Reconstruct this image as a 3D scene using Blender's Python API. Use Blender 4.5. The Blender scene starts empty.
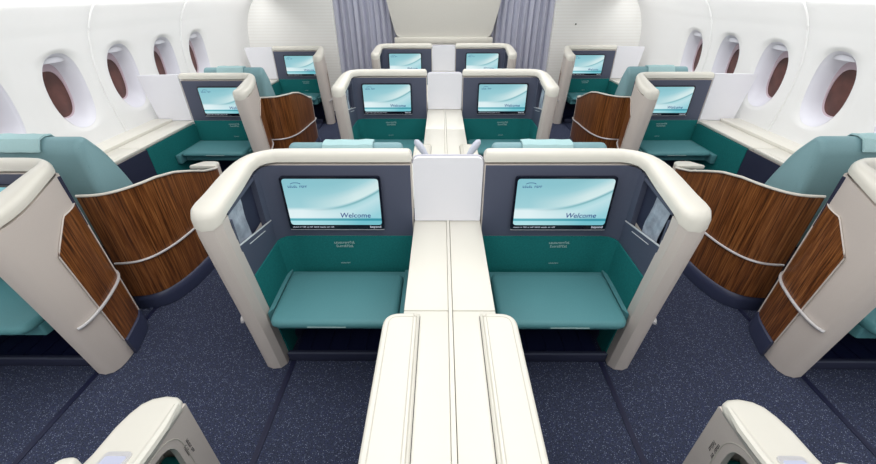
import bpy, bmesh, math, random
from mathutils import Vector, Matrix
random.seed(4)
C = bpy.context.scene.collection
PITCH = 1.88          # distance from one row of seats to the next
XC = 0.148            # inner edge of the centre seats
XW = [2.183, 2.185, 2.125]   # window edge of the window seats, cabin narrows at the front

# ------------------------------------------------------------------ materials
def srgb(r, g, b):
    f = lambda c: (c/255/12.92) if c/255 <= 0.04045 else ((c/255+0.055)/1.055)**2.4
    return (f(r), f(g), f(b), 1)

def mat(name, col, rough=.5, metal=0, spec=.5, noise=None, bump=None, coat=0):
    """noise = (scale, amount) value mottling; bump = (scale, strength)"""
    m = bpy.data.materials.new(name); m.use_nodes = True
    n = m.node_tree.nodes; l = m.node_tree.links; b = n['Principled BSDF']
    b.inputs['Base Color'].default_value = col
    b.inputs['Roughness'].default_value = rough
    b.inputs['Metallic'].default_value = metal
    b.inputs['Specular IOR Level'].default_value = spec
    b.inputs['Coat Weight'].default_value = coat
    tc = n.new('ShaderNodeTexCoord')
    if noise:
        t = n.new('ShaderNodeTexNoise'); t.inputs['Scale'].default_value = noise[0]; t.inputs['Detail'].default_value = 4
        l.new(tc.outputs['Object'], t.inputs['Vector'])
        mr = n.new('ShaderNodeMapRange'); mr.inputs['To Min'].default_value = 1-noise[1]; mr.inputs['To Max'].default_value = 1+noise[1]
        mr.inputs['From Min'].default_value = .3; mr.inputs['From Max'].default_value = .7
        l.new(t.outputs['Fac'], mr.inputs['Value'])
        mx = n.new('ShaderNodeVectorMath'); mx.operation = 'SCALE'; mx.inputs[0].default_value = col[:3]
        l.new(mr.outputs['Result'], mx.inputs['Scale']); l.new(mx.outputs['Vector'], b.inputs['Base Color'])
    if bump:
        t2 = n.new('ShaderNodeTexNoise'); t2.inputs['Scale'].default_value = bump[0]
        l.new(tc.outputs['Object'], t2.inputs['Vector'])
        bp = n.new('ShaderNodeBump'); bp.inputs['Strength'].default_value = bump[1]; bp.inputs['Distance'].default_value = .002
        l.new(t2.outputs['Fac'], bp.inputs['Height']); l.new(bp.outputs['Normal'], b.inputs['Normal'])
    return m

def wood_mat():
    m = mat('wood_veneer', srgb(120, 72, 36), .38, spec=.4, coat=.12)
    n = m.node_tree.nodes; l = m.node_tree.links; b = n['Principled BSDF']
    tc = n.new('ShaderNodeTexCoord'); mp = n.new('ShaderNodeMapping'); mp.inputs['Scale'].default_value = (85, 85, 2.2)
    l.new(tc.outputs['Object'], mp.inputs['Vector'])
    t = n.new('ShaderNodeTexNoise'); t.inputs['Scale'].default_value = 1.6; t.inputs['Detail'].default_value = 5; t.inputs['Roughness'].default_value = .65
    l.new(mp.outputs['Vector'], t.inputs['Vector'])
    r = n.new('ShaderNodeValToRGB'); e = r.color_ramp.elements
    e[0].position = .36; e[0].color = srgb(62, 34, 16); e[1].position = .66; e[1].color = srgb(158, 104, 58)
    k = r.color_ramp.elements.new(.5); k.color = srgb(116, 68, 33)
    l.new(t.outputs['Fac'], r.inputs['Fac']); l.new(r.outputs['Color'], b.inputs['Base Color'])
    return m

def carpet_mat():
    m = mat('carpet', srgb(52, 58, 82), .95, spec=.1)
    n = m.node_tree.nodes; l = m.node_tree.links; b = n['Principled BSDF']
    tc = n.new('ShaderNodeTexCoord')
    v = n.new('ShaderNodeTexVoronoi'); v.inputs['Scale'].default_value = 190
    l.new(tc.outputs['Object'], v.inputs['Vector'])
    cr = n.new('ShaderNodeValToRGB'); cr.color_ramp.interpolation = 'LINEAR'
    e = cr.color_ramp.elements; e[0].position = .12; e[0].color = srgb(156, 163, 178); e[1].position = .34; e[1].color = srgb(58, 64, 90)
    # only some cells carry a light fleck
    sep = n.new('ShaderNodeSeparateColor'); l.new(v.outputs['Color'], sep.inputs['Color'])
    gt = n.new('ShaderNodeMath'); gt.operation = 'GREATER_THAN'; gt.inputs[1].default_value = .62
    l.new(sep.outputs['Red'], gt.inputs[0])
    l.new(v.outputs['Distance'], cr.inputs['Fac'])
    t = n.new('ShaderNodeTexNoise'); t.inputs['Scale'].default_value = 260; t.inputs['Detail'].default_value = 3
    l.new(tc.outputs['Object'], t.inputs['Vector'])
    c2 = n.new('ShaderNodeValToRGB'); e = c2.color_ramp.elements
    e[0].position = .32; e[0].color = srgb(33, 38, 54); e[1].position = .7; e[1].color = srgb(76, 82, 103)
    l.new(t.outputs['Fac'], c2.inputs['Fac'])
    mx = n.new('ShaderNodeMix'); mx.data_type = 'RGBA'
    l.new(gt.outputs[0], mx.inputs['Factor']); l.new(c2.outputs['Color'], mx.inputs['A']); l.new(cr.outputs['Color'], mx.inputs['B'])
    l.new(mx.outputs['Result'], b.inputs['Base Color'])
    return m

def screen_mat():
    m = bpy.data.materials.new('screen_picture'); m.use_nodes = True
    n = m.node_tree.nodes; l = m.node_tree.links; n.clear()
    out = n.new('ShaderNodeOutputMaterial'); em = n.new('ShaderNodeEmission'); em.inputs['Strength'].default_value = 1.0
    uv = n.new('ShaderNodeUVMap'); sp = n.new('ShaderNodeSeparateXYZ'); l.new(uv.outputs['UV'], sp.inputs[0])
    def M(op, a, b=None, c=None):
        k = n.new('ShaderNodeMath'); k.operation = op
        for i, x in enumerate((a, b, c)):
            if x is None: continue
            if isinstance(x, (int, float)): k.inputs[i].default_value = x
            else: l.new(x, k.inputs[i])
        return k.outputs[0]
    U, V = sp.outputs['X'], sp.outputs['Y']
    du = M('SUBTRACT', U, .3); c = M('MULTIPLY_ADD', M('MULTIPLY', du, du), .85, .36)
    t = M('ADD', M('SUBTRACT', V, c), .5)
    r = n.new('ShaderNodeValToRGB'); l.new(t, r.inputs['Fac'])
    e = r.color_ramp.elements; e[0].position = 0; e[0].color = srgb(150, 208, 218); e[1].position = 1; e[1].color = srgb(142, 196, 205)
    for p, col in ((.34, (190, 224, 230)), (.44, (172, 216, 222)), (.485, (120, 176, 184)), (.51, (178, 214, 220)), (.54, (214, 236, 236)), (.66, (206, 230, 232)), (.82, (160, 208, 216))):
        x = r.color_ramp.elements.new(p); x.color = srgb(*col)
    # the left part of the picture fades to a flat pale blue
    pale = n.new('ShaderNodeValToRGB'); l.new(V, pale.inputs['Fac'])
    e = pale.color_ramp.elements; e[0].position = .14; e[0].color = srgb(225, 243, 245); e[1].position = .9; e[1].color = srgb(138, 195, 206)
    x = pale.color_ramp.elements.new(.33); x.color = srgb(222, 240, 243)
    x = pale.color_ramp.elements.new(.40); x.color = srgb(160, 208, 216)
    f = n.new('ShaderNodeMapRange'); f.inputs['From Min'].default_value = .15; f.inputs['From Max'].default_value = .75; l.new(U, f.inputs['Value'])
    mx = n.new('ShaderNodeMix'); mx.data_type = 'RGBA'; l.new(f.outputs['Result'], mx.inputs['Factor']); l.new(pale.outputs['Color'], mx.inputs['A']); l.new(r.outputs['Color'], mx.inputs['B'])
    band = n.new('ShaderNodeValToRGB'); l.new(V, band.inputs['Fac']); band.color_ramp.interpolation = 'LINEAR'
    e = band.color_ramp.elements; e[0].position = 0; e[0].color = srgb(205, 238, 242); e[1].position = .165; e[1].color = (1, 1, 1, 1)
    for p, col in ((.09, (196, 236, 240)), (.105, (92, 176, 190)), (.14, (110, 186, 198)), (.155, (215, 238, 240))):
        x = band.color_ramp.elements.new(p); x.color = srgb(*col)
    m2 = n.new('ShaderNodeMix'); m2.data_type = 'RGBA'; m2.blend_type = 'MULTIPLY'; m2.inputs['Factor'].default_value = 1
    l.new(mx.outputs['Result'], m2.inputs['A']); l.new(band.outputs['Color'], m2.inputs['B'])
    l.new(m2.outputs['Result'], em.inputs['Color']); l.new(em.outputs[0], out.inputs['Surface'])
    return m

def emit(name, col, s=1):
    m = bpy.data.materials.new(name); m.use_nodes = True
    n = m.node_tree.nodes; l = m.node_tree.links; n.clear()
    out = n.new('ShaderNodeOutputMaterial'); em = n.new('ShaderNodeEmission')
    em.inputs['Color'].default_value = col; em.inputs['Strength'].default_value = s
    l.new(em.outputs[0], out.inputs['Surface']); return m

def curtain_mat():
    m = mat('curtain_cloth', srgb(190, 192, 208), .8, spec=.2, noise=(300, .05))
    return m

def bulk_mat():
    # wall covering with a very fine level weave
    m = mat('wall_covering', srgb(240, 239, 234), .6, spec=.3)
    n = m.node_tree.nodes; l = m.node_tree.links; b = n['Principled BSDF']
    tc = n.new('ShaderNodeTexCoord'); w = n.new('ShaderNodeTexWave'); w.bands_direction = 'Z'
    w.inputs['Scale'].default_value = 9; w.inputs['Distortion'].default_value = .5
    l.new(tc.outputs['Object'], w.inputs['Vector'])
    r = n.new('ShaderNodeValToRGB'); r.color_ramp.elements[0].color = srgb(241, 240, 236); r.color_ramp.elements[1].color = srgb(246, 246, 243)
    l.new(w.outputs['Fac'], r.inputs['Fac']); l.new(r.outputs['Color'], b.inputs['Base Color'])
    return m

M = dict(
    cream=mat('cream_trim', srgb(225, 222, 212), .35, spec=.4, coat=.15),
    shell=mat('shell_plastic', srgb(212, 203, 196), .42, spec=.4, noise=(400, .02)),
    wall=mat('sidewall_plastic', srgb(232, 232, 232), .5, spec=.3),
    navy=mat('navy_panel', srgb(82, 87, 106), .55, spec=.35, noise=(500, .06)),
    navyd=mat('dark_navy_panel', srgb(46, 50, 72), .6, spec=.3, noise=(200, .05)),
    deep=mat('footwell_navy', srgb(22, 28, 62), .5, spec=.4, noise=(60, .06)),
    base=mat('plinth_navy', srgb(56, 62, 88), .4, spec=.5),
    teal=mat('teal_cloth', srgb(28, 116, 116), .85, spec=.2, noise=(140, .12), bump=(500, .25)),
    teal_pad=mat('teal_leather', srgb(82, 136, 142), .5, spec=.35, noise=(260, .04), bump=(420, .2)),
    teal_seat=mat('seat_leather', srgb(126, 163, 170), .5, spec=.35, noise=(200, .03), bump=(420, .2)),
    aqua=mat('aqua_cloth', srgb(170, 203, 206), .9, spec=.1, noise=(300, .04)),
    wood=wood_mat(),
    chrome=mat('satin_metal', srgb(225, 224, 226), .38, metal=.45),
    black=mat('gloss_black', srgb(22, 26, 40), .15, spec=.6),
    screen=screen_mat(),
    ink=emit('screen_ink', srgb(30, 60, 130), 1),
    inkp=emit('screen_ink_pale', srgb(205, 212, 225), 1),
    label=mat('placard_print', srgb(190, 215, 212), .6),
    print_=mat('dark_print', srgb(50, 50, 55), .6),
    white=mat('partition_white', srgb(236, 236, 242), .6, spec=.3, bump=(300, .15)),
    edge=mat('partition_edge', srgb(190, 190, 202), .5),
    lamp=mat('lamp_plastic', srgb(205, 210, 225), .3),
    pouch=mat('plastic_pouch', srgb(160, 168, 182), .25, spec=.6, noise=(30, .25)),
    carpet=carpet_mat(),
    track=mat('track_cover', srgb(24, 28, 58), .5),
    pane=mat('dust_cover', srgb(226, 226, 234), .3, spec=.4),
    frame=mat('window_bezel', srgb(222, 222, 231), .35, spec=.4),
    outside=mat('window_outside', srgb(92, 58, 52), .35, noise=(9, .35)),
    rim=mat('window_seal', srgb(196, 176, 186), .5),
    curtain=curtain_mat(), bulk=bulk_mat(),
    closet=mat('closet_laminate', srgb(202, 200, 193), .6, noise=(90, .03)),
    grey=mat('bin_grey', srgb(190, 190, 196), .5),
    groove=mat('groove_grey', srgb(206, 202, 192), .6),
    dark=mat('dark_gap', srgb(45, 45, 50), .8),
    remote=emit('remote_display', srgb(214, 218, 240), 1),
)

# ------------------------------------------------------------------ helpers
def link(name, bm, m, parent=None, smooth=True, sharp=35):
    bmesh.ops.remove_doubles(bm, verts=bm.verts, dist=1e-5)
    bmesh.ops.recalc_face_normals(bm, faces=bm.faces)
    me = bpy.data.meshes.new(name); bm.to_mesh(me); bm.free()
    me.materials.append(M[m])
    if smooth:
        for p in me.polygons: p.use_smooth = True
        me.set_sharp_from_angle(angle=math.radians(sharp))
    o = bpy.data.objects.new(name, me); C.objects.link(o)
    if parent: o.parent = parent
    return o

def empty(name, loc, label, cat, group=None):
    o = bpy.data.objects.new(name, None); C.objects.link(o); o.location = loc; o.empty_display_size = .05
    o['label'] = label; o['category'] = cat
    if group: o['group'] = group
    return o

def tag(o, label, cat, group=None):
    o['label'] = label; o['category'] = cat
    if group: o['group'] = group
    return o

def struct(o, label=None):
    o['kind'] = 'structure'
    if label: o['label'] = label
    return o

def copy_tree(o, parent=None):
    c = o.copy(); C.objects.link(c); c.parent = parent
    for ch in list(o.children): copy_tree(ch, c)
    return c

def box(bm, x0, x1, y0, y1, z0, z1, sx=1, bev=0, seg=2):
    x0, x1 = sx*x0, sx*x1
    vs = [bm.verts.new((x, y, z)) for x in (x0, x1) for y in (y0, y1) for z in (z0, z1)]
    fs = [bm.faces.new([vs[i] for i in q]) for q in ((0, 1, 3, 2), (4, 6, 7, 5), (0, 4, 5, 1), (2, 3, 7, 6), (0, 2, 6, 4), (1, 5, 7, 3))]
    if bev:
        es = list({e for f in fs for e in f.edges})
        bmesh.ops.recalc_face_normals(bm, faces=fs)
        bmesh.ops.bevel(bm, geom=es, offset=bev, segments=seg, affect='EDGES', profile=.5)

def mkbox(name, m, parent, *a, **k):
    bm = bmesh.new(); box(bm, *a, **k); return link(name, bm, m, parent)

def area2(p):
    return sum(p[i][0]*p[(i+1) % len(p)][1]-p[(i+1) % len(p)][0]*p[i][1] for i in range(len(p)))

def offset_poly(p, d):
    """inset a closed plan polygon by d (positive = smaller)"""
    n = len(p); s = 1 if area2(p) > 0 else -1; out = []
    for i in range(n):
        a, b, c = Vector(p[i-1]), Vector(p[i]), Vector(p[(i+1) % n])
        e1 = (b-a); e2 = (c-b)
        if e1.length < 1e-9 or e2.length < 1e-9: out.append(tuple(b)); continue
        e1.normalize(); e2.normalize()
        n1 = Vector((-e1.y, e1.x))*s; n2 = Vector((-e2.y, e2.x))*s
        v = n1+n2
        if v.length < 1e-6: v = n1
        v.normalize(); k = d/max(.45, v.dot(n1))
        out.append((b.x+v.x*k, b.y+v.y*k))
    return out

def rounded(p, r, seg=4):
    """round the corners of a closed plan polygon; r number or list"""
    n = len(p); out = []
    for i in range(n):
        ri = r[i] if isinstance(r, (list, tuple)) else r
        a, b, c = Vector(p[i-1]), Vector(p[i]), Vector(p[(i+1) % n])
        if ri <= 0: out.append(tuple(b)); continue
        d1 = (a-b); d2 = (c-b); k = min(ri, d1.length*.48, d2.length*.48)
        s, e = b+d1.normalized()*k, b+d2.normalized()*k
        for j in range(seg+1):
            t = j/seg; q = s*(1-t)**2+b*2*t*(1-t)+e*t*t; out.append(tuple(q))
    return out

def stack(bm, layers, fz=None, warp=None, sx=1):
    """layers: [(polygon, z)] closed solid built from bottom to top"""
    rings = []
    for p, z in layers:
        r = []
        for (x, y) in p:
            zz = z+(fz(x, y) if fz else 0)
            v = (x, y, zz)
            if warp: v = warp(*v)
            r.append(bm.verts.new((sx*v[0], v[1], v[2])))
        rings.append(r)
    n = len(rings[0])
    for a, b in zip(rings, rings[1:]):
        for i in range(n):
            bm.faces.new((a[i], a[(i+1) % n], b[(i+1) % n], b[i]))
    for r, rev in ((rings[0], True), (rings[-1], False)):
        f = bm.faces.new(r[::-1] if rev else r); f.normal_update()
        bmesh.ops.triangulate(bm, faces=[f])
    return rings

def pillow_layers(p, z0, z1, r, n=4):
    """layers of a solid with rounded top and bottom edges"""
    L = []
    for i in range(n+1):
        a = math.pi/2*(i/n); L.append((offset_poly(p, r*(1-math.sin(a))), z0+r*(1-math.cos(a))))
    for i in range(n+1):
        a = math.pi/2*(i/n); L.append((offset_poly(p, r*(1-math.cos(a))), z1-r+r*math.sin(a)))
    return L

def sheet(bm, path, z0, z1, t, sx=1, warp=None, zs=6, ztop=None):
    """a panel of thickness t standing on a plan path; t grows to the left of the path direction"""
    n = len(path); off = []
    for i in range(n):
        a = Vector(path[max(0, i-1)]); c = Vector(path[min(n-1, i+1)]); e = (c-a).normalized()
        off.append((path[i][0]-e.y*t, path[i][1]+e.x*t))
    g = []
    for P_ in (path, off):
        cols = []
        for i, (x, y) in enumerate(P_):
            top = z1(i/(n-1), x, y) if callable(z1) else z1
            bot = z0(i/(n-1), x, y) if callable(z0) else z0
            col = []
            for k in range(zs+1):
                v = (x, y, bot+(top-bot)*k/zs)
                if warp: v = warp(*v)
                col.append(bm.verts.new((sx*v[0], v[1], v[2])))
            cols.append(col)
        g.append(cols)
    A, B = g
    for i in range(n-1):
        for k in range(zs):
            bm.faces.new((A[i][k], A[i+1][k], A[i+1][k+1], A[i][k+1]))
            bm.faces.new((B[i][k], B[i][k+1], B[i+1][k+1], B[i+1][k]))
        bm.faces.new((A[i][0], B[i][0], B[i+1][0], A[i+1][0]))
        bm.faces.new((A[i][zs], A[i+1][zs], B[i+1][zs], B[i][zs]))
    for i in (0, n-1):
        for k in range(zs): bm.faces.new((A[i][k], A[i][k+1], B[i][k+1], B[i][k]))

def tube(bm, pts, r, seg=8, sx=1, flat=1.0, caps=True):
    rings = []; n = len(pts)
    for i, p in enumerate(pts):
        p = Vector(p); a = Vector(pts[max(0, i-1)]); c = Vector(pts[min(n-1, i+1)]); t = (c-a).normalized()
        up = Vector((0, 0, 1)) if abs(t.z) < .9 else Vector((0, 1, 0))
        s = t.cross(up).normalized(); u = s.cross(t)
        rr = r[i] if isinstance(r, (list, tuple)) else r
        ring = []
        for k in range(seg):
            an = 2*math.pi*k/seg; q = p+s*math.cos(an)*rr*flat+u*math.sin(an)*rr
            ring.append(bm.verts.new((sx*q.x, q.y, q.z)))
        rings.append(ring)
    for a, b in zip(rings, rings[1:]):
        for k in range(seg): bm.faces.new((a[k], a[(k+1) % seg], b[(k+1) % seg], b[k]))
    if caps: bm.faces.new(rings[0][::-1]); bm.faces.new(rings[-1])

def smoothpath(pts, n=6):
    """Catmull-Rom through plan points"""
    out = []
    P_ = [pts[0]]+list(pts)+[pts[-1]]
    for i in range(1, len(P_)-2):
        p0, p1, p2, p3 = [Vector(q) for q in P_[i-1:i+3]]
        for j in range(n):
            t = j/n
            out.append(tuple(.5*((2*p1)+(-p0+p2)*t+(2*p0-5*p1+4*p2-p3)*t*t+(-p0+3*p1-3*p2+p3)*t**3)))
    out.append(tuple(pts[-1])); return out

def ss(t): t = max(0, min(1, t)); return t*t*(3-2*t)

def print_marks(name, m, parent, loc, words, h, rot=(math.pi/2, 0, 0), gap=.45):
    """rows of tiny letter-like strokes, too small to read in the photograph"""
    bm = bmesh.new(); rnd = random.Random(7)
    widest = max(sum(w for w in ws)+len(ws)-1 for ws in words)
    for j, ws in enumerate(words):
        tot = sum(ws)+len(ws)-1; x = (widest-tot)/2*h*.62; z0 = -j*h*1.55
        for w in ws:
            for k in range(w):
                a = x+k*h*.62; hh = h*rnd.choice((.68, .68, 1)); q = rnd.random()
                box(bm, a, a+h*.16, z0, z0+hh, 0, .0004)
                if q < .7: box(bm, a, a+h*.46, z0+hh-h*.16, z0+hh, 0, .0004)
                if q > .3: box(bm, a, a+h*.46, z0, z0+h*.16, 0, .0004)
            x += (w+1)*h*.62
    o = link(name, bm, m, parent, smooth=False); o.location = loc; o.rotation_euler = rot
    return o
_text = {}
def text(name, s, size, m, parent, loc, align='LEFT', rot=(math.pi/2, 0, 0), shear=0):
    key = (s, size, align, m, shear)
    if key not in _text:
        cu = bpy.data.curves.new('lettering', 'FONT'); cu.body = s; cu.size = size; cu.align_x = align
        cu.resolution_u = 2; cu.shear = shear; cu.offset = size*.01
        to = bpy.data.objects.new('lettering', cu); C.objects.link(to)
        bpy.context.view_layer.update()
        me = bpy.data.meshes.new_from_object(to.evaluated_get(bpy.context.evaluated_depsgraph_get()))
        me.materials.clear(); me.materials.append(M[m])
        C.objects.unlink(to); bpy.data.objects.remove(to); _text[key] = me
    o = bpy.data.objects.new(name, _text[key]); C.objects.link(o); o.parent = parent
    o.location = loc; o.rotation_euler = rot; return o

def rrect_plate(bm, x0, x1, z0, z1, y0, y1, r, sx=1, uv=False):
    p = rounded([(x0, z0), (x1, z0), (x1, z1), (x0, z1)], r, 5)
    a = [bm.verts.new((sx*x, y0, z)) for x, z in p]; b = [bm.verts.new((sx*x, y1, z)) for x, z in p]
    n = len(p); f = bm.faces.new(a); bm.faces.new(b[::-1])
    for i in range(n): bm.faces.new((a[i], b[i], b[(i+1) % n], a[(i+1) % n]))
    return f

# ------------------------------------------------------------------ monitor shell (one per passenger)
YB = 1.445     # face of the monitor wall
LEAN = [.025]
def lean(u, y, z):
    """the shell leans slightly inwards towards the floor"""
    k = ss((u-.45)/.13)*(1-min(max(z, 0)/.8, 1))
    return (u-LEAN[0]*k, y+.075*k*ss((1.35-y)/.25), z)
def drop(u, y): return -.055*ss((1.42-y)/.32)

OUT = [(0, 1.492), (.49, 1.492)] + smoothpath([(.550, 1.486), (.603, 1.458), (.645, 1.405), (.672, 1.33), (.690, 1.24), (.698, 1.16), (.700, 1.12)], 3)
END = [(.697, 1.088), (.683, 1.062), (.655, 1.050), (.620, 1.055), (.600, 1.080)]
INN = [(.602, 1.125), (.627, 1.135), (.627, YB), (0, YB)]
PLAN = OUT+END+INN
TRIM = OUT+END+[(.602, 1.125), (.600, 1.25), (.600, 1.36)]+[(.592, 1.405), (.572, 1.432), (.54, YB), (.3, YB), (0, YB)]

def make_shell(sx, kind):
    LEAN[0] = .025 if kind == 'C' else -.02
    t = empty('monitor_shell', (0, 0, 0), '', 'seat shell')
    bm = bmesh.new()
    e = offset_poly(PLAN, .03)
    L = [(PLAN, .003), (PLAN, .03)]+[(PLAN, z) for z in (.2, .35, .5, .65, .8, .845)]
    stack(bm, L, lambda u, y: 0, None, 1)
    for v in bm.verts:
        z = v.co.z
        d = drop(v.co.x, v.co.y)*ss((z-.3)/.545)
        u, y, zz = lean(v.co.x, v.co.y, z)
        v.co = (sx*u, y, zz+d)
    link('outer_shell', bm, 'shell', t, sharp=40)
    # padded cream rim along the top
    bm = bmesh.new()
    rp = offset_poly(TRIM, -.002)
    h0, h1 = .850, .902
    L = [(offset_poly(rp, .010), h0), (rp, h0+.006), (rp, h1-.026), (offset_poly(rp, .004), h1-.013), (offset_poly(rp, .011), h1-.004), (offset_poly(rp, .019), h1)]
    stack(bm, L, None, None, 1)
    for v in bm.verts:
        z = v.co.z; d = drop(v.co.x, v.co.y)
        nose = ss((1.12-v.co.y)/.10)*(1 if z < .86 else .35)*-.035
        v.co = (sx*v.co.x, v.co.y, z+d+nose)
    link('top_rim', bm, 'cream', t, sharp=50)
    # navy monitor wall with rounded corner, then the frame of the side pocket
    corner = [(.004, YB-.001), (.2, YB-.001), (.4, YB-.001), (.53, YB-.001), (.568, YB-.006), (.592, YB-.025), (.602, YB-.055)]
    bm = bmesh.new(); sheet(bm, corner, .508, lambda i, x, y: .842+drop(x, y), .012, 1, None, 4)
    for v in bm.verts: v.co = (sx*v.co.x, v.co.y, v.co.z)
    link('monitor_wall', bm, 'navy', t)
    bm = bmesh.new()
    side = lambda y0, y1, z0, z1, d=.0, th=.022: sheet(bm, [(.604+d, y0), (.604+d, (y0+y1)/2), (.604+d, y1)][::-1], z0, z1, -th, 1, None, 2)
    box(bm, .600, .626, 1.355, 1.40, .508, .838)        # front stile
    box(bm, .600, .626, 1.128, 1.138, .508, .80)        # aft stile
    box(bm, .602, .626, 1.13, 1.37, .822, .835)
    for v in bm.verts:
        if v.co.z > .7: v.co.z += drop(v.co.x, v.co.y)*.6+.0
        v.co.x *= sx
    link('pocket_frame', bm, 'navy', t)
    bm = bmesh.new(); box(bm, .622, .632, 1.13, 1.442, .50, .835)
    for v in bm.verts: v.co.x *= sx
    link('pocket_back', bm, 'navyd', t)
    bm = bmesh.new()
    vs = [(.598, 1.13, .508), (.598, 1.395, .508), (.598, 1.395, .612), (.598, 1.13, .662), (.606, 1.13, .508), (.606, 1.395, .508), (.606, 1.395, .612), (.606, 1.13, .662)]
    vv = [bm.verts.new((sx*a, b, c)) for a, b, c in vs]
    for q in ((0, 1, 2, 3), (4, 7, 6, 5), (0, 4, 5, 1), (3, 2, 6, 7), (0, 3, 7, 4), (1, 5, 6, 2)): bm.faces.new([vv[i] for i in q])
    fl = link('pocket_flap', bm, 'navy', t)
    bm = bmesh.new(); tube(bm, [(.600, 1.13, .664), (.600, 1.395, .614)], .0035, 6, sx); tube(bm, [(.596, 1.19, .632), (.596, 1.32, .608)], .0018, 6, sx)
    link('flap_edge', bm, 'chrome', fl)
    # teal lining
    bm = bmesh.new(); sheet(bm, corner, .02, .507, .012, 1, None, 4)
    sheet(bm, [(.602, 1.395), (.602, 1.26), (.602, 1.125)], .02, .507, .02, 1, None, 4)
    for v in bm.verts:
        u, y, z = lean(v.co.x, v.co.y, v.co.z); v.co = (sx*(u-.008*(1-z/.5)), y, z)
    link('teal_lining', bm, 'teal', t)
    # monitor
    bm = bmesh.new(); rrect_plate(bm, .127, .540, .550, .799, YB-.0165, YB-.004, .014, sx)
    mo = link('monitor', bm, 'black', t, smooth=False)
    bm = bmesh.new(); ys = YB-.0185
    x0, x1 = (.136, .530); a, b = (sx*x0, sx*x1); lo, hi = min(a, b), max(a, b)
    f = rrect_plate(bm, x0, x1, .574, .790, ys, YB-.016, .014, sx)
    uvl = bm.loops.layers.uv.new('UVMap')
    for fc in bm.faces:
        for lp in fc.loops: lp[uvl].uv = ((lp.vert.co.x-lo)/(hi-lo), (lp.vert.co.z-.574)/.216)
    link('screen', bm, 'screen', mo, smooth=False)
    text('welcome_lettering', 'Welcome', .033, 'ink', mo, (hi-.045, ys-.0008, .611), 'RIGHT', shear=.15)
    print_marks('logo_print', 'ink', mo, (lo+.022, ys-.0008, .752), [(5, 4)], .013)
    bm = bmesh.new(); tube(bm, [(lo+.055+.02*math.cos(x), ys-.001, .768+.006*math.sin(x)) for x in [math.pi*(k/6) for k in range(7)]], .0012, 5)
    link('logo_arc', bm, 'ink', mo)
    print_marks('menu_print', 'inkp', mo, (lo+.004, YB-.0177, .5600), [(7, 2, 4, 2, 4, 6, 7, 3, 4)], .0062)
    text('brand_lettering', 'beyond', .0165, 'inkp', mo, (hi-.004, YB-.0175, .5585), 'RIGHT')
    bm = bmesh.new(); box(bm, .128, .538, YB-.0175, YB-.0125, .5475, .5495, sx); link('monitor_trim_line', bm, 'grey', mo, smooth=False)
    cx = (lo+hi)/2
    print_marks('placard_print', 'label', t, (cx-.025, YB-.0145, .474), [(12,), (10,)], .0125)
    print_marks('placard_print', 'label', t, (cx-.010, YB-.0145, .364), [(9,)], .008)
    # ottoman
    bm = bmesh.new()
    p = rounded([(.05, 1.065), (.552, 1.065), (.565, 1.385), (.05, 1.385)], [.03, .045, .06, .04], 6)
    L = [(offset_poly(p, .006), .316), (p, .322), (p, .332), (offset_poly(p, .004), .341), (offset_poly(p, .012), .347), (offset_poly(p, .022), .349)]
    stack(bm, L, None, None, sx)
    pad = link('ottoman_cushion', bm, 'teal_pad', t, sharp=60)
    zz = .347
    for q in ([(.075, 1.09, zz), (.075, 1.365, zz)], [(.527, 1.09, zz), (.538, 1.365, zz)]):
        bm = bmesh.new(); tube(bm, q, .0016, 5, sx); link('seam', bm, 'teal_pad', pad)
    bm = bmesh.new(); box(bm, .012, .048, 1.045, 1.425, .26, .333, sx, .006); link('ottoman_side_rail', bm, 'teal_pad', t)
    bm = bmesh.new()
    stack(bm, [(rounded([(.013, 1.12), (.555, 1.12), (.588, 1.425), (.013, 1.425)], .01), z) for z in (.262, .318)], None, None, sx)
    stack(bm, [(rounded([(.562, 1.16), (.578, 1.13), (.590, 1.42), (.57, 1.42)], .004), z) for z in (.29, .335)], None, None, sx)
    link('ottoman_base', bm, 'teal_pad', t)
    bm = bmesh.new(); box(bm, .25, .40, 1.0635, 1.07, .3245, .3275, sx); link('pull_tab', bm, 'label', t)
    # footwell
    bm = bmesh.new(); box(bm, .012, .545, 1.19, 1.432, .004, .022, sx)
    for k in range(6): box(bm, .06+.085*k, .066+.085*k, 1.20, 1.43, .022, .027, sx)
    box(bm, .012, .575, 1.418, 1.430, .02, .245, sx)
    link('footwell', bm, 'deep', t)
    bm = bmesh.new(); box(bm, .012, .572, 1.168, 1.192, .003, .052, sx, .005); fb = link('footwell_bar', bm, 'navyd', t)
    bm = bmesh.new(); box(bm, .014, .570, 1.166, 1.174, .0525, .056, sx); link('bar_strip', bm, 'navy', fb)
    # wood veneer and rail on the aisle side
    def outer(y0, y1, n=18):
        pts = [p for p in OUT[2:]+END[:3] if True]; res = []
        for k in range(n+1):
            y = y0+(y1-y0)*k/n
            for (a, b) in zip(pts, pts[1:]):
                if (a[1]-y)*(b[1]-y) <= 0 and abs(a[1]-b[1]) > 1e-6:
                    s = (a[1]-y)/(a[1]-b[1]); res.append((a[0]+(b[0]-a[0])*s, y)); break
        return res
    w = outer(1.195, 1.462)
    bm = bmesh.new()
    def ztop(i, x, y):   # rounded lower shoulder towards the aisle end
        return .60+.012*ss((y-1.195)/.02)+.10*max(0, min(1, (y-1.205)/.12))
    sheet(bm, w, .098, ztop, -.004, 1, None, 14)
    for v in bm.verts:
        z = v.co.z; u, y, zz = lean(v.co.x, v.co.y, z); v.co = (sx*(u+.0005), y, z)
    link('wood_panel', bm, 'wood', t)
    bm = bmesh.new()
    edge = [(1.476, .10)]
    loop = [(a[0], a[1], ztop(0, *a)) for a in w]
    line = [(w[0][0], w[0][1], .10), (w[0][0], w[0][1], .3)]+loop
    tube(bm, [lean(a+.004, b, c) for a, b, c in line], .0028, 6, sx)
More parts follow.
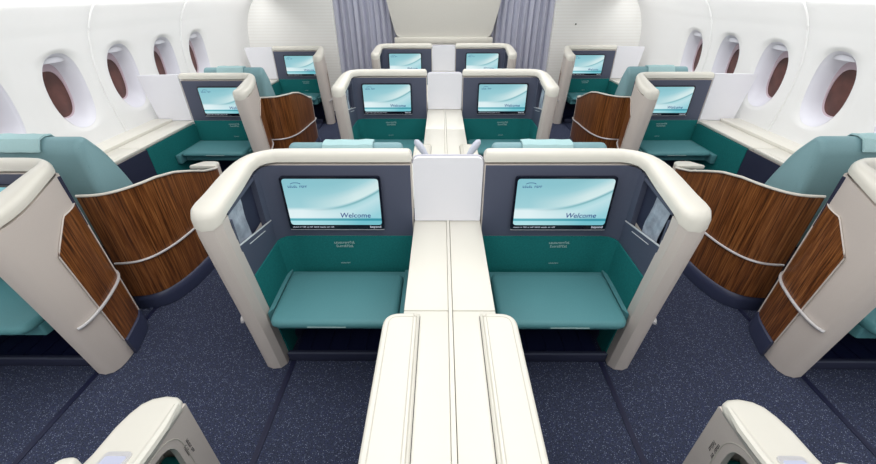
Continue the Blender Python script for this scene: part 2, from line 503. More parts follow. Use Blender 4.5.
    link('panel_edging', bm, 'shell', t)
    r = [q for q in outer(1.066, 1.478, 24)]
    bm = bmesh.new()
    tube(bm, [lean(a+.010, b, .305+.02*((b-1.08)/.4)) for a, b in r], .0065, 8, sx)
    link('side_rail', bm, 'chrome', t)
    # dark plinth forward of the cream end
    bm = bmesh.new()
    pl = [(a+.016, b) for a, b in outer(1.20, 1.482, 12)]+[(.53, 1.512), (.02, 1.512), (.02, 1.49), (.45, 1.48), (.58, 1.40), (.60, 1.20)]
    L = [(pl, .003), (pl, .06), (offset_poly(pl, .004), .092), (offset_poly(pl, .012), .097)]
    stack(bm, L, None, lean, sx)
    link('plinth', bm, 'base', t)
    # latch button
    if kind == 'C':
      bm = bmesh.new(); tube(bm, [lean(.696, 1.13, .235), lean(.714, 1.13, .235)], .010, 10, sx); link('latch_button', bm, 'cream', t)
    # rim marks
    bm = bmesh.new(); rz = .903+drop(.66, 1.20)
    for k in range(3): box(bm, .634, .650, 1.205+.011*k, 1.211+.011*k, rz-.004, rz+.0004, sx)
    link('seat_number_marks', bm, 'groove', t)
    return t

# ------------------------------------------------------------------ passenger seat behind each shell's rim
ARM_W = smoothpath([(.54, -.372), (.60, -.366), (.655, -.345), (.703, -.29), (.738, -.18), (.752, -.03), (.756, .10), (.754, .22), (.742, .34), (.728, .40)], 4)
TIP_W = [(.724, .42), (.712, .46), (.695, .487), (.665, .50), (.62, .50), (.590, .492)]
ARM_C = smoothpath([(.54, -.372), (.60, -.364), (.65, -.335), (.690, -.26), (.712, -.14), (.718, 0), (.718, .15), (.718, .30), (.718, .45)], 4)
TIP_C = [(.7175, .49), (.716, .56), (.708, .602), (.694, .630), (.672, .647), (.64, .655), (.61, .652), (.592, .642)]
def arm_top(y):
    pts = [(-.42, .68), (-.3, .68), (-.15, .672), (-.02, .645), (.1, .60), (.22, .55), (.36, .508), (.47, .485), (.6, .475)]
    for (a, b) in zip(pts, pts[1:]):
        if a[0] <= y <= b[0]: s = (y-a[0])/(b[0]-a[0]); return a[1]+(b[1]-a[1])*s
    return pts[0][1] if y < pts[0][0] else pts[-1][1]

def make_seat(sx, slim=1.0, dz=0):
    t = empty('passenger_seat', (0, 0, 0), '', 'seat')
    # backrest: side profile extruded across the seat with rounded ends
    def block(name, prof, u0, u1, r, m, par=t, n=3):
        bm = bmesh.new(); L = []
        for i in range(n+1):
            a = math.pi/2*i/n; L.append((u0+r*(1-math.cos(a)), r*(1-math.sin(a))))
        for i in range(n+1):
            a = math.pi/2*i/n; L.append((u1-r+r*math.sin(a), r*(1-math.cos(a))))
        rings = []
        for u, ins in L:
            pp = offset_poly(prof, ins); rings.append([bm.verts.new((sx*u, y, z+(dz*ss((z-.5)/.3)))) for y, z in pp])
        k = len(rings[0])
        for a, b in zip(rings, rings[1:]):
            for i in range(k): bm.faces.new((a[i], a[(i+1) % k], b[(i+1) % k], b[i]))
        for q in (rings[0], rings[-1]): bm.faces.new(q)
        return link(name, bm, m, par, sharp=60)
    back = rounded([(-.29, .34), (-.285, .70), (-.275, .88), (-.245, .925), (-.205, .925), (-.13, .82), (-.075, .66), (-.03, .46), (-.02, .34)], [.03, .1, .1, .04, .04, .08, .08, .08, .03], 5)
    block('backrest', back, .05, .56, .022, 'teal_seat')
    wing = rounded([(-.275, .60), (-.27, .875), (-.235, .918), (-.19, .905), (-.12, .80), (-.075, .64), (-.09, .60)], [.01]*7, 4)
    bm = bmesh.new(); tube(bm, [(.556, -.262, .62), (.556, -.262, .80+dz), (.553, -.258, .885+dz), (.545, -.235, .915+dz)], .003, 6, sx)
    link('piping', bm, 'teal_pad', t)
    cush = rounded([(-.10, .33), (-.10, .43), (.22, .445), (.27, .42), (.27, .33)], .025, 4)
    block('seat_cushion', cush, .045, .555, .03, 'teal_seat')
    bm = bmesh.new(); box(bm, .05, .55, -.27, .22, .03, .325, sx, .01); link('seat_base', bm, 'base', t)
    # head cloth
    cl = [(-.290, .878), (-.287, .89), (-.262, .929), (-.235, .936), (-.20, .933), (-.165, .885), (-.16, .878), (-.198, .926), (-.235, .929), (-.258, .922), (-.280, .886), (-.283, .878)]
    bm = bmesh.new()
    us = [.18+.22*k/6 for k in range(7)]; rings = []
    for k, u in enumerate(us): rings.append([bm.verts.new((sx*u, y-.001+.002*math.sin(k*1.3), z+dz+.002*math.sin(k*2.1))) for y, z in cl])
    n = len(cl)
    for a, b in zip(rings, rings[1:]):
        for i in range(n): bm.faces.new((a[i], a[(i+1) % n], b[(i+1) % n], b[i]))
    for q in (rings[0], rings[-1]): bm.faces.new(q)
    link('head_cloth', bm, 'aqua', t)
    # wood-clad aisle side
    wide = slim == 1.0
    arm = ARM_W if wide else ARM_C
    tip = TIP_W if wide else TIP_C
    S = lambda u: .60+(u-.60)*slim
    bm = bmesh.new(); sheet(bm, arm, .088, lambda i, x, y: arm_top(y)-.012, .022, 1, None, 8)
    for v in bm.verts: v.co.x *= sx
    wp = link('wood_side_panel', bm, 'wood', t)
    bm = bmesh.new(); tube(bm, [(a+.003, b, arm_top(b)-.009) for a, b in arm], .0065, 8, sx); link('panel_edging', bm, 'cream', t)
    bm = bmesh.new(); tube(bm, [(a+.007, b, .300-.03*ss((b-.1)/.4)) for a, b in arm+tip[:2]], .006, 8, sx); link('side_rail', bm, 'chrome', t)
    bm = bmesh.new()
    pl = [(a+.016, b) for a, b in arm]+[(a+.012, b-.012) for a, b in tip]+[(.575, tip[-1][1]-.03), (.56, -.2), (.53, -.365)]
    L = [(pl, .003), (pl, .055), (offset_poly(pl, .006), .078), (offset_poly(pl, .016), .087)]
    stack(bm, L, None, None, sx); link('plinth', bm, 'base', t)
    # cream front end, inner face with a rounded opening, and armrest top
    bm = bmesh.new(); sheet(bm, [arm[-1]]+tip, .02, lambda i, x, y: arm_top(y)-.008, .018, 1, None, 6)
    for v in bm.verts: v.co.x *= sx
    link('arm_front', bm, 'shell', t)
    bm = bmesh.new()
    n = 32; oy0, oy1, oz0, oz1 = -.20, .54, .06, .455
    outerp = []; innerp = []
    yf = tip[-1][1]
    rect = rounded([(yf, .04), (yf, .468), (-.05, .468), (-.05, .04)], [.002]*4, 7)
    hole = rounded([(yf-.09, .12), (yf-.085, .442), (.02, .442), (.0, .12)], [.05, .07, .08, .05], 7)
    for s_, lst in ((.585, 'a'), (.603, 'b')):
        ro = [bm.verts.new((sx*s_, y, z)) for y, z in rect]; rh = [bm.verts.new((sx*s_, y, z)) for y, z in hole]
        k = len(ro)
        for i in range(k): bm.faces.new((ro[i], ro[(i+1) % k], rh[(i+1) % k], rh[i]))
        if lst == 'a': A = (ro, rh)
        else:
            for q in (0, 1):
                for i in range(k): bm.faces.new((A[q][i], A[q][(i+1) % k], (ro, rh)[q][(i+1) % k], (ro, rh)[q][i]))
    ip = link('arm_inner_panel', bm, 'shell', t)
    bm = bmesh.new()
    k = len(hole); tube(bm, [(.5845, y, z) for y, z in offset_poly(hole, -.022)]+[(.5845,)+tuple(offset_poly(hole, -.022)[0])], .0012, 5, sx, caps=False)
    link('panel_groove', bm, 'groove', ip)
    print_marks('panel_print', 'print_', t, (sx*.5842, yf-.055, .38), [(6, 3), (7,)], .010, rot=(math.pi/2, math.pi/2, -sx*math.pi/2))
    bm = bmesh.new(); box(bm, .606, .68, .03, yf-.05, .10, .30, sx, .015); link('pocket_cushion', bm, 'teal', t)
    bm = bmesh.new(); box(bm, .684, .690, .0, yf-.05, .09, .44, sx); link('pocket_lining', bm, 'shell', t)
    # armrest top with its rounded inner ridge
    bm = bmesh.new()
    a0 = -.36 if slim < 1 else .36
    i0 = [(a+.004, b) for a, b in arm if b > a0]
    p = i0+tip+([(.583, .62), (.580, .50), (.578, .2), (.578, -.05), (.55, -.34)] if slim < 1 else [(.580, .47), (.580, .36)])
    L = [(offset_poly(p, .006), -.016), (p, -.010), (p, .004), (offset_poly(p, .005), .010), (offset_poly(p, .014), .012)]
    stack(bm, L, lambda u, y: arm_top(y), None, sx)
    link('armrest_top', bm, 'cream', t, sharp=50)
    if slim == 1: return t
    bm = bmesh.new(); tube(bm, [(.588, y, arm_top(y)+.008) for y in [-.1+.06*k for k in range(12)]]+[(.594, .625, .484)], [.013]*12+[.008], 8, sx)
    link('arm_ridge', bm, 'cream', t)
    bm = bmesh.new()
    vv = []
    q = [(.612, .26), (.612, .492), (.677, .492), (.677, .26)]
    stack(bm, [(rounded(q, .012), -.004), (rounded(q, .012), .019)], lambda u, y: arm_top(y), None, sx)
    rm = link('handset', bm, 'chrome', t)
    bm = bmesh.new(); q = [(.619, .27), (.619, .480), (.670, .480), (.670, .27)]
    stack(bm, [(rounded(q, .006), .019), (rounded(q, .006), .0205)], lambda u, y: arm_top(y), None, sx)
    link('handset_display', bm, 'remote', rm)
    for k in range(3):
        bm = bmesh.new(); box(bm, .628+.014*k, .637+.014*k, .455, .464, .506, .5075, sx); link('handset_key', bm, 'navy', rm, smooth=False)
    bm = bmesh.new()
    p = rounded([(.688, .10), (.742, .10), (.738, .452), (.690, .458)], [.01, .01, .025, .02], 5)
    stack(bm, pillow_layers(p, .50, .552, .010, 3), None, None, sx)
    link('arm_pad', bm, 'cream', t)
    return t

# ------------------------------------------------------------------ build and place the rows
ROWN = ['nearest', 'middle', 'farthest']
places = {'left window': (-1, 1, 'W'), 'left centre': (-1, -1, 'C'), 'right centre': (1, 1, 'C'), 'right window': (1, -1, 'W')}
def place_x(side, row):
    s, sx, k = places[side]
    return s*XC if k == 'C' else s*XW[row]
used = {}
def take(key, maker, *a):
    if key not in used: used[key] = maker(*a); return used[key]
    return copy_tree(used[key])
shell_lab = {
 'left window': 'by the left windows', 'left centre': 'just left of the centre partition',
 'right centre': 'just right of the centre partition', 'right window': 'by the right windows'}
for side, (s, sx, k) in places.items():
    for row in range(3):
        o = take(('shell', sx, k), make_shell, sx, k)
        o.location = (place_x(side, row), row*PITCH-(.035 if k == 'W' and row == 0 else 0), 0)
        if k == 'W': o.scale = (1, 1, .972)
        o['label'] = f'cream shell with screen and teal footrest {shell_lab[side]}, {ROWN[row]} row'
        o['category'] = 'seat shell'; o['group'] = 'monitor shells in three rows'
for side, (s, sx, k) in places.items():
    for row in range(3):
        if row == 0 and k == 'W': continue
        o = take(('seat', sx, k), make_seat, sx, 1.0 if k == 'W' else .82, -.035 if k == 'W' else -.062)
        o.location = (place_x(side, row), row*PITCH, 0)
        if row == 0: o['label'] = f'seat {shell_lab[side]} at the bottom edge, only its cream armrest showing'
        else:
            nx = 'nearest' if row == 1 else 'middle'
            o['label'] = f'teal seat {shell_lab[side]}, directly ahead of the {nx} screen shell'
        o['category'] = 'seat'; o['group'] = 'teal passenger seats'

# ------------------------------------------------------------------ centre consoles, partitions, lamps, pouches
def make_console():
    t = empty('center_console', (0, 0, 0), '', 'console')
    bm = bmesh.new(); box(bm, -.135, .135, -.43, 1.04, .003, .556); link('console_body', bm, 'navyd', t)
    bm = bmesh.new(); box(bm, -.135, .135, 1.042, 1.444, .003, .556); link('teal_side', bm, 'teal', t)
    for s in (-1, 1):
        for (y0, y1) in ((0.8885, 1.448), (-.43, .8855)):
            bm = bmesh.new(); box(bm, .004 if s < 0 else .010, .143, y0, y1, .556, .585, s, .003); link('console_lid', bm, 'cream', t)
    bm = bmesh.new(); box(bm, -.0035, .0085, -.43, 1.448, .556, .590, 1, .002); link('center_strip', bm, 'cream', t)
    for s in (-1, 1):
        bm = bmesh.new()
        p = rounded([(.092, -.42), (.200, -.42), (.200, .862), (.092, .862)], [.01, .02, .075, .006], 7)
        stack(bm, pillow_layers(p, .545, .602, .010, 3), None, None, s)
        w = link('armrest_wing', bm, 'cream', t, sharp=50)
        bm = bmesh.new(); g = offset_poly(p, .018)
        tube(bm, [(a, b, .602) for a, b in g]+[(g[0][0], g[0][1], .602)], .0016, 5, s, caps=False); link('wing_groove', bm, 'groove', w)
        bm = bmesh.new(); box(bm, .0905, .0918, -.42, .86, .5855, .587, s); link('wing_gap', bm, 'dark', w)
    return t
def make_divider():
    t = empty('privacy_partition', (0, 0, 0), '', 'partition')
    p = rounded([(-.141, .588), (.141, .588), (.141, .876), (-.141, .876)], [.004, .004, .03, .03], 6)
    bm = bmesh.new()
    a = [bm.verts.new((x, 1.440, z)) for x, z in p]; b = [bm.verts.new((x, 1.462, z)) for x, z in p]
    bm.faces.new(a); bm.faces.new(b[::-1])
    for i in range(len(p)): bm.faces.new((a[i], b[i], b[(i+1) % len(p)], a[(i+1) % len(p)]))
    link('partition_panel', bm, 'white', t)
    bm = bmesh.new(); q = [(x, 1.462, z) for x, z in p[2:]]
    tube(bm, q, .006, 8); link('edge_trim', bm, 'edge', t)
    return t
for row in range(3):
    o = take('console', make_console); o.location = (0, row*PITCH, 0)
    for w in o.children:
        if row and w.name.startswith('armrest_wing'): w.scale = (1, .6, 1)
        if row and w.name.startswith('wing_gap'): w.scale = (1, .6, 1)
    o['label'] = f'cream two-part centre console running between the seat pair of the {ROWN[row]} row'; o['category'] = 'console'; o['group'] = 'centre consoles'
    o = take('divider', make_divider); o.location = (0, row*PITCH, 0)
    o['label'] = f'white privacy partition between the two centre screens of the {ROWN[row]} row'; o['category'] = 'partition'; o['group'] = 'centre partitions'
def make_lamp(s):
    t = empty('reading_lamp', (0, 0, 0), '', 'lamp')
    bm = bmesh.new(); tube(bm, [(s*-.01, 0, .006), (s*-.008, 0, .1), (0, 0, .18), (s*.012, .005, .225)], .007, 8); link('stem', bm, 'edge', t)
    bm = bmesh.new(); tube(bm, [(s*.008, .003, .212), (s*.018, .006, .236), (s*.035, .012, .262), (s*.052, .018, .285), (s*.064, .022, .300), (s*.070, .024, .306)], [.006, .012, .016, .018, .014, .004], 12, 1, .62); link('lamp_head', bm, 'lamp', t)
    bm = bmesh.new(); tube(bm, [(s*-.01, 0, -.0005), (s*-.01, 0, .012)], .018, 14); link('base', bm, 'cream', t)
    return t
for s, w in ((-1, 'left'), (1, 'right')):
    o = make_lamp(s); o.location = (s*.072, 1.60, .58)
    o['label'] = f'small grey reading lamp poking up behind the nearest centre partition, {w} one of two'; o['group'] = 'reading lamps on the console'
def make_pouch():
    bm = bmesh.new()
    nx, nz = 6, 8; F = []; B_ = []
    for j in range(nz+1):
        for i in range(nx+1):
            u = i/nx-.5; v = j/nz
            th = .007*(1-(2*u)**4)*(.6+.4*math.sin(3*v+1))+.001
            y = u*.105+.002*math.sin(v*9); z = v*.19+.012*(u if v > .9 else 0)
            x = .004*math.sin(7*u+5*v)
            F.append(bm.verts.new((x-th*.7, y, z))); B_.append(bm.verts.new((x+th*.7, y, z)))
    W = nx+1
    for j in range(nz):
        for i in range(nx):
            k = j*W+i
            bm.faces.new((F[k], F[k+1], F[k+W+1], F[k+W])); bm.faces.new((B_[k], B_[k+W], B_[k+W+1], B_[k+1]))
    for j in range(nz):
        for i in (0, nx):
            k = j*W+i; bm.faces.new((F[k], F[k+W], B_[k+W], B_[k]))
    for i in range(nx):
        for j in (0, nz):
            k = j*W+i; bm.faces.new((F[k], B_[k], B_[k+1], F[k+1]))
    return link('plastic_pouch', bm, 'pouch')
for side in ('left centre', 'right centre'):
    for row in range(2):
        s = places[side][0]
        o = take('pouch', make_pouch)
        o.location = (s*(XC+.612), row*PITCH+(1.200 if side == 'left centre' else 1.225), .60+.03)
        o.rotation_euler = (math.radians(6), 0, 0)
        tag(o, f'grey plastic headset pouch in the side pocket {shell_lab[side]}, {ROWN[row]} row', 'pouch', 'headset pouches')

# ------------------------------------------------------------------ window-side consoles and wing panels
def make_sideconsole(s):
    # s=-1 left, x grows towards the wall as s*...
    t = empty('side_console', (0, 0, 0), '', 'console')
    # local u: 0 at window edge of the seat, positive towards the wall
    bm = bmesh.new(); box(bm, -.0, .25, .15, 1.43, .003, .468, s); link('console_body', bm, 'shell', t)
    bm = bmesh.new(); box(bm, -.006, .17, .15, .74, .472, .492, s, .004); link('console_lid', bm, 'cream', t)
    bm = bmesh.new(); box(bm, -.006, .17, .745, 1.434, .472, .492, s, .004); link('console_lid', bm, 'cream', t)
    bm = bmesh.new(); box(bm, .174, .33, .15, 1.434, .468, .512, s, .006); link('wall_ledge', bm, 'cream', t)
    bm = bmesh.new(); box(bm, .02, .12, .20, .66, .4915, .494, s, .002); link('lid_inlay', bm, 'cream', t)
    bm = bmesh.new(); box(bm, -.012, .0, .79, 1.430, .02, .468, s); link('teal_side', bm, 'teal', t)
    bm = bmesh.new(); box(bm, -.010, .0, .15, .788, .02, .464, s); link('navy_side', bm, 'navyd', t)
    bm = bmesh.new()
    p = rounded([(.005, .50), (.29, .49), (.345, .862), (.005, .868)], [.003, .01, .02, .004], 5)
    a = [bm.verts.new((s*x, 1.440, z)) for x, z in p]; b = [bm.verts.new((s*x, 1.458, z)) for x, z in p]
    bm.faces.new(a); bm.faces.new(b[::-1])
    for i in range(len(p)): bm.faces.new((a[i], b[i], b[(i+1) % len(p)], a[(i+1) % len(p)]))
    link('wing_panel', bm, 'white', t)
    return t
for side, s in (('left window', -1), ('right window', 1)):
    for row in range(3):
        o = take(('sc', s), make_sideconsole, s)
        o.location = (s*XW[row], row*PITCH-(.035 if row == 0 else 0), 0)
        o['label'] = f'cream console under the {side.split()[0]} windows with upright white wing panel, {ROWN[row]} row'
        o['category'] = 'console'; o['group'] = 'window-side consoles'

# ------------------------------------------------------------------ cabin shell
Y0, Y1 = -.6, 5.52
bm = bmesh.new(); box(bm, -2.75, 2.75, Y0-.6, 5.95, -.03, 0); struct(link('floor', bm, 'carpet', smooth=False))
for i, x in enumerate((-1.555, -.70, .70, 1.555)):
    bm = bmesh.new(); box(bm, x-.011, x+.011, Y0, 5.5, .0004, .003)
    struct(link(f'trim_{i+1}', bm, 'track', smooth=False))

def wall_x(z):
    return (wall_r(z-.07)+wall_r(z-.035)+wall_r(z)+wall_r(z+.035)+wall_r(z+.07))/5
def wall_r(z):
    """inner face of the sidewall, distance from the cabin centre line"""
    pts = [(0, 2.47), (.35, 2.48), (.55, 2.52), (.8, 2.545), (1.0, 2.535), (1.15, 2.50), (1.28, 2.44), (1.37, 2.37), (1.44, 2.29)]
    for a, b in zip(pts, pts[1:]):
        if a[0] <= z <= b[0]: t = (z-a[0])/(b[0]-a[0]); return a[1]+(b[1]-a[1])*t
    return pts[-1][1] if z > 1 else pts[0][1]
WP, WC0, WZ = .55, 2.69, .868      # window pitch, a window centre, window height
ZB, ZT = .30, 1.44
def ellipse(cy, cz, ry, rz, k=52, p=2.35):
    out = []
    for i in range(k):
        a = 2*math.pi*i/k; c, s_ = math.cos(a), math.sin(a)
        out.append((cy+ry*math.copysign(abs(c)**(2/p), c), cz+rz*math.copysign(abs(s_)**(2/p), s_)))
    return out
def wall_module(bm, s, y0, y1, cy=None):
    if cy is None:
        nz = 24; ys = (y0, y1)
        g = [[bm.verts.new((s*wall_x(ZB+(ZT-ZB)*k/nz), y, ZB+(ZT-ZB)*k/nz)) for k in range(nz+1)] for y in ys]
        for k in range(nz): bm.faces.new((g[0][k], g[1][k], g[1][k+1], g[0][k+1]))
        return
    # band with the opening, then plain bands above and below
    za, zb = WZ-.30, WZ+.30
    for (a, b, nz) in ((ZB, za, 6), (zb, ZT, 24)):
        g = [[bm.verts.new((s*wall_x(a+(b-a)*k/nz), y, a+(b-a)*k/nz)) for k in range(nz+1)] for y in (y0, y1)]
        for k in range(nz): bm.faces.new((g[0][k], g[1][k], g[1][k+1], g[0][k+1]))
    k = 52; hole = ellipse(cy, WZ, .156, .236, k)
    rect = []
    for (y, z) in hole:
        dy, dz = y-cy, z-WZ
        sc = min(((y1-cy) if dy > 0 else (cy-y0))/abs(dy) if abs(dy) > 1e-9 else 1e9, .30/abs(dz) if abs(dz) > 1e-9 else 1e9)
        rect.append((cy+dy*sc, WZ+dz*sc))
    # snap nearest ring points to the corners
    for cyy, czz in ((y0, za), (y1, za), (y0, zb), (y1, zb)):
        j = min(range(k), key=lambda i: (rect[i][0]-cyy)**2+(rect[i][1]-czz)**2); rect[j] = (cyy, czz)
    rings = []
    for m_ in range(7):
        t = m_/6; ring = []
        for (h, r) in zip(hole, rect):
            y = h[0]+(r[0]-h[0])*t; z = h[1]+(r[1]-h[1])*t
            dish = .012*(1-ss(t/.34))     # soft rounded lip
            ring.append(bm.verts.new((s*(wall_x(z)+dish), y, z)))
        rings.append(ring)
    for a, b in zip(rings, rings[1:]):
        for i in range(k): bm.faces.new((a[i], a[(i+1) % k], b[(i+1) % k], b[i]))
nwin = 0; ntrim = 4
for s, side in ((-1, 'left'), (1, 'right')):
    bm = bmesh.new()
    cents = [WC0+WP*k for k in (-3, -2, -1, 0, 1, 2, 3)]
    edges = [c-WP/2 for c in cents]+[cents[-1]+WP/2]
    wall_module(bm, s, Y0, edges[0])
    for c in cents: wall_module(bm, s, c-WP/2, c+WP/2, c)
    wall_module(bm, s, edges[-1], 5.62)
    # lower skirt to the floor
    g = [bm.verts.new((s*wall_x(z), y, z)) for z in (0, ZB) for y in (Y0, 5.62)]
    bm.faces.new((g[0], g[1], g[3], g[2]))
    w = link(f'wall_{side}', bm, 'wall', sharp=180); struct(w)
    me = w.data; me.update(); nn = []
    for v, vn in zip(me.vertices, me.vertex_normals):
        z = v.co.z
        if abs(abs(v.co.x)-wall_x(z)) < 1e-5:
            d = (wall_x(z+.01)-wall_x(z-.01))/.02; q = Vector((-s, 0, d)).normalized()
            if q.dot(vn.vector) < 0: q = -q
            nn.append(q)
        else: nn.append(vn.vector.copy())
    me.normals_split_custom_set_from_vertices(nn)
    for c in cents:
        nwin += 1
        r = bpy.data.objects.new(f'window_{nwin}', None); C.objects.link(r); r.location = (s*2.54, c, WZ); struct(r)
        bm = bmesh.new(); rings = []
        for (ry, rz, d, dz) in ((.157, .237, .010, 0), (.154, .233, .018, 0), (.148, .226, .024, 0), (.144, .219, .032, 0), (.136, .206, .05, 0), (.125, .19, .085, 0), (.116, .176, .115, 0)):
            rings.append([bm.verts.new((s*(wall_x(z)+d), y, z)) for y, z in ellipse(c, WZ+dz, ry, rz)])
        for a, b in zip(rings, rings[1:]):
            for i in range(52): bm.faces.new((a[i], a[(i+1) % 52], b[(i+1) % 52], b[i]))
        for v in bm.verts: v.co -= Vector((s*2.54, c, WZ))
        link('window_frame', bm, 'frame', r, sharp=25)
        bm = bmesh.new(); rings = []
        for (ry, rz, d) in ((.117, .176, .115), (.108, .150, .119), (.106, .147, .128)):
            rings.append([bm.verts.new((s*(wall_x(z)+d)-s*2.54, y-c, z-WZ)) for y, z in ellipse(c, WZ-(.022 if rz < .17 else 0), ry, rz)])
        for a, b in zip(rings, rings[1:]):
            for i in range(52): bm.faces.new((a[i], a[(i+1) % 52], b[(i+1) % 52], b[i]))
        link('window_seal', bm, 'rim', r)
        bm = bmesh.new(); ri = [bm.verts.new((s*(wall_x(z)+.126)-s*2.54, y-c, z-WZ)) for y, z in ellipse(c, WZ, .112, .172)]
        cv = bm.verts.new((s*(wall_x(WZ)+.126)-s*2.54, 0, 0))
        for i in range(52): bm.faces.new((ri[i], ri[(i+1) % 52], cv))
        link('window_pane', bm, 'outside', r)
        # pulled-up shade edge showing at the top of the opening
        bm = bmesh.new(); pts = [q for q in ellipse(c, WZ, .142, .216, 60) if q[1] > WZ+.188]
        pts.sort(); n = len(pts)
        a = [bm.verts.new((s*(wall_x(z)+.030)-s*2.54, y-c, z-WZ)) for y, z in pts]; b = [bm.verts.new((s*(wall_x(z)+.040)-s*2.54, y-c, WZ+.182-WZ)) for y, z in pts]
        for i in range(n-1): bm.faces.new((a[i], a[i+1], b[i+1], b[i]))
        sh = link('window_shade', bm, 'frame', r)
    for y in (1.865, 2.965, 4.065):
        ntrim += 1
        bm = bmesh.new(); tube(bm, [(s*(wall_x(z)-.003), y+.0, z) for z in [ZB+(ZT-ZB)*k/60 for k in range(61)]],   .0085, 8, 1, 1)
        struct(link(f'trim_{ntrim}', bm, 'wall'))

# overhead bins above the windows and the ceiling
for s, w in ((-1, 'left'), (1, 'right')):
    t = empty('overhead_bin', (s*2.1, 1.2, 1.40), f'pale overhead bin row above the {w} windows, barely in view', 'overhead bin')
    for (y0, y1) in ((-.6, 1.23), (1.24, 2.50), (2.9, 4.2), (4.21, 5.5)):
        bm = bmesh.new()
        zlow = 1.405 if y1 < 2.6 else 1.47
        p = rounded([(2.36, zlow), (2.40, 1.9), (1.60, 1.9), (1.66, zlow+.30), (2.0, zlow+.20)], [.03, .01, .02, .08, .1], 4)
        a = [bm.verts.new((s*(x-2.1), y0-1.2, z-1.40)) for x, z in p]; b = [bm.verts.new((s*(x-2.1), y1-1.2, z-1.40)) for x, z in p]
        bm.faces.new(a); bm.faces.new(b[::-1])
        for i in range(len(p)): bm.faces.new((a[i], b[i], b[(i+1) % len(p)], a[(i+1) % len(p)]))
        link('bin_door', bm, 'grey', t)
bm = bmesh.new(); box(bm, -2.45, 2.45, Y0, 5.9, 2.10, 2.13); struct(link('ceiling', bm, 'wall', smooth=False))

# ------------------------------------------------------------------ front of the cabin
for s, side in ((-1, 'left'), (1, 'right')):
    bm = bmesh.new()
    # a white wall that turns the corner beside the curtain
    x0, x1 = (-2.62, -1.40) if s < 0 else (1.40, 2.62)
    box(bm, x0, x1, 5.55, 5.60, .0, 2.1); struct(link(f'wall_front_{side}', bm, 'bulk', smooth=False))
bm = bmesh.new(); box(bm, -1.6, 1.6, 5.90, 5.94, 0, 2.1); struct(link('wall_front', bm, 'bulk', smooth=False))
# central closet front with sloping shoulders
t = empty('closet_unit', (0, 5.66, 0), 'large pale grey closet panel with cream ledge between the two curtains', 'closet')
bm = bmesh.new()
p = rounded([(-.60, .93), (.60, .93), (.64, .99), (.73, 1.35), (.80, 1.75), (.80, 2.1), (-.80, 2.1), (-.80, 1.75), (-.73, 1.35), (-.64, .99)], [.03, .03, .05, .3, .2, 0, 0, .2, .3, .05], 5)
a = [bm.verts.new((x, .0, z)) for x, z in p]; b = [bm.verts.new((x, .08, z)) for x, z in p]
bm.faces.new(a); bm.faces.new(b[::-1])
for i in range(len(p)): bm.faces.new((a[i], b[i], b[(i+1) % len(p)], a[(i+1) % len(p)]))
link('closet_front', bm, 'closet', t)
bm = bmesh.new(); box(bm, -.645, .645, -.05, .09, .862, .930, 1, .006); link('ledge', bm, 'cream', t)
bm = bmesh.new(); box(bm, -.62, .62, -.03, .08, .003, .861, 1, .004); link('lower_cabinet', bm, 'bulk', t)
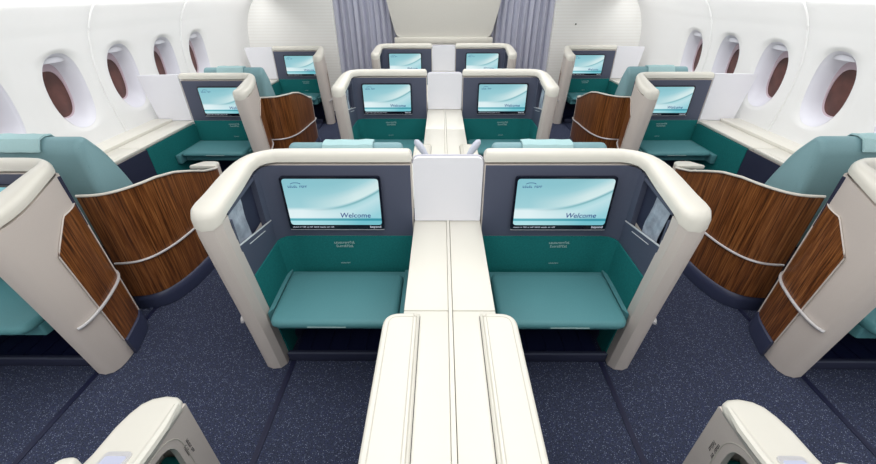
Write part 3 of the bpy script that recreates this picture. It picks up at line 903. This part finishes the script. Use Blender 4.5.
for s, w in ((-1, 'left'), (1, 'right')):
    bm = bmesh.new(); n = 130; rows = 14; g = []
    for j in range(rows+1):
        z = .05+(2.03-.05)*j/rows; r = []
        for i in range(n+1):
            u = i/n
            x = .64+.80*u + .05*ss((z-.9)/1.0)*(1-u)
            ph = u*2*math.pi*9+.25*math.sin(u*9)
            y = 5.80 + .026*math.sin(ph)+.008*math.sin(ph*2.3+j*.12)
            r.append(bm.verts.new((s*x, y, z)))
        g.append(r)
    for j in range(rows):
        for i in range(n): bm.faces.new((g[j][i], g[j][i+1], g[j+1][i+1], g[j+1][i]))
    for v in bm.verts: v.co.y -= .0
    o = link('curtain', bm, 'curtain')
    m_ = o.modifiers.new('thickness', 'SOLIDIFY'); m_.thickness = .004
    tag(o, f'pleated lavender grey curtain hanging {w} of the grey closet panel', 'curtain', 'cabin curtains')
# small sensor dot on the right front wall
bm = bmesh.new(); tube(bm, [(0, .0, 0), (0, -.008, 0)], .009, 10); o = link('wall_button', bm, 'dark'); o.location = (1.68, 5.549, 1.085)
tag(o, 'tiny dark round button on the white front wall, right side', 'button')

# ------------------------------------------------------------------ light
def area(name, loc, rot, sx_, sy_, power, col=(1, 1, 1)):
    l = bpy.data.lights.new(name, 'AREA'); l.shape = 'RECTANGLE'; l.size = sx_; l.size_y = sy_; l.energy = power; l.color = col
    o = bpy.data.objects.new(name, l); C.objects.link(o); o.location = loc; o.rotation_euler = rot; return o
area('ceiling_light', (0, 2.5, 2.08), (0, 0, 0), 2.6, 6.4, 92, (1, .99, .975))
for s in (-1, 1):
    area('cove_light', (s*2.22, 2.4, 1.44), (0, s*math.radians(-28), 0), .10, 6.0, 17, (1, .99, .975))
w = bpy.data.worlds.new('cabin_air'); bpy.context.scene.world = w; w.use_nodes = True
w.node_tree.nodes['Background'].inputs['Color'].default_value = (1, .99, .97, 1)
w.node_tree.nodes['Background'].inputs['Strength'].default_value = .9

# ------------------------------------------------------------------ camera
cam = bpy.data.cameras.new('camera'); co = bpy.data.objects.new('camera', cam); C.objects.link(co)
cam.sensor_width = 36; cam.lens = 383/876*36; cam.clip_start = .02
pitch, yaw, roll = math.radians(31.99), math.radians(-.59), math.radians(-.23)
fw = Vector((math.sin(yaw)*math.cos(pitch), math.cos(yaw)*math.cos(pitch), -math.sin(pitch)))
r = fw.cross(Vector((0, 0, 1))).normalized(); u = r.cross(fw)
r2 = r*math.cos(roll)+u*math.sin(roll); u2 = -r*math.sin(roll)+u*math.cos(roll)
co.matrix_world = Matrix(((r2.x, u2.x, -fw.x, -.026), (r2.y, u2.y, -fw.y, 0), (r2.z, u2.z, -fw.z, 1.429), (0, 0, 0, 1)))
sc = bpy.context.scene; sc.camera = co
sc.view_settings.view_transform = 'Standard'; sc.view_settings.look = 'None'
sc.view_settings.exposure = 0; sc.view_settings.gamma = 1
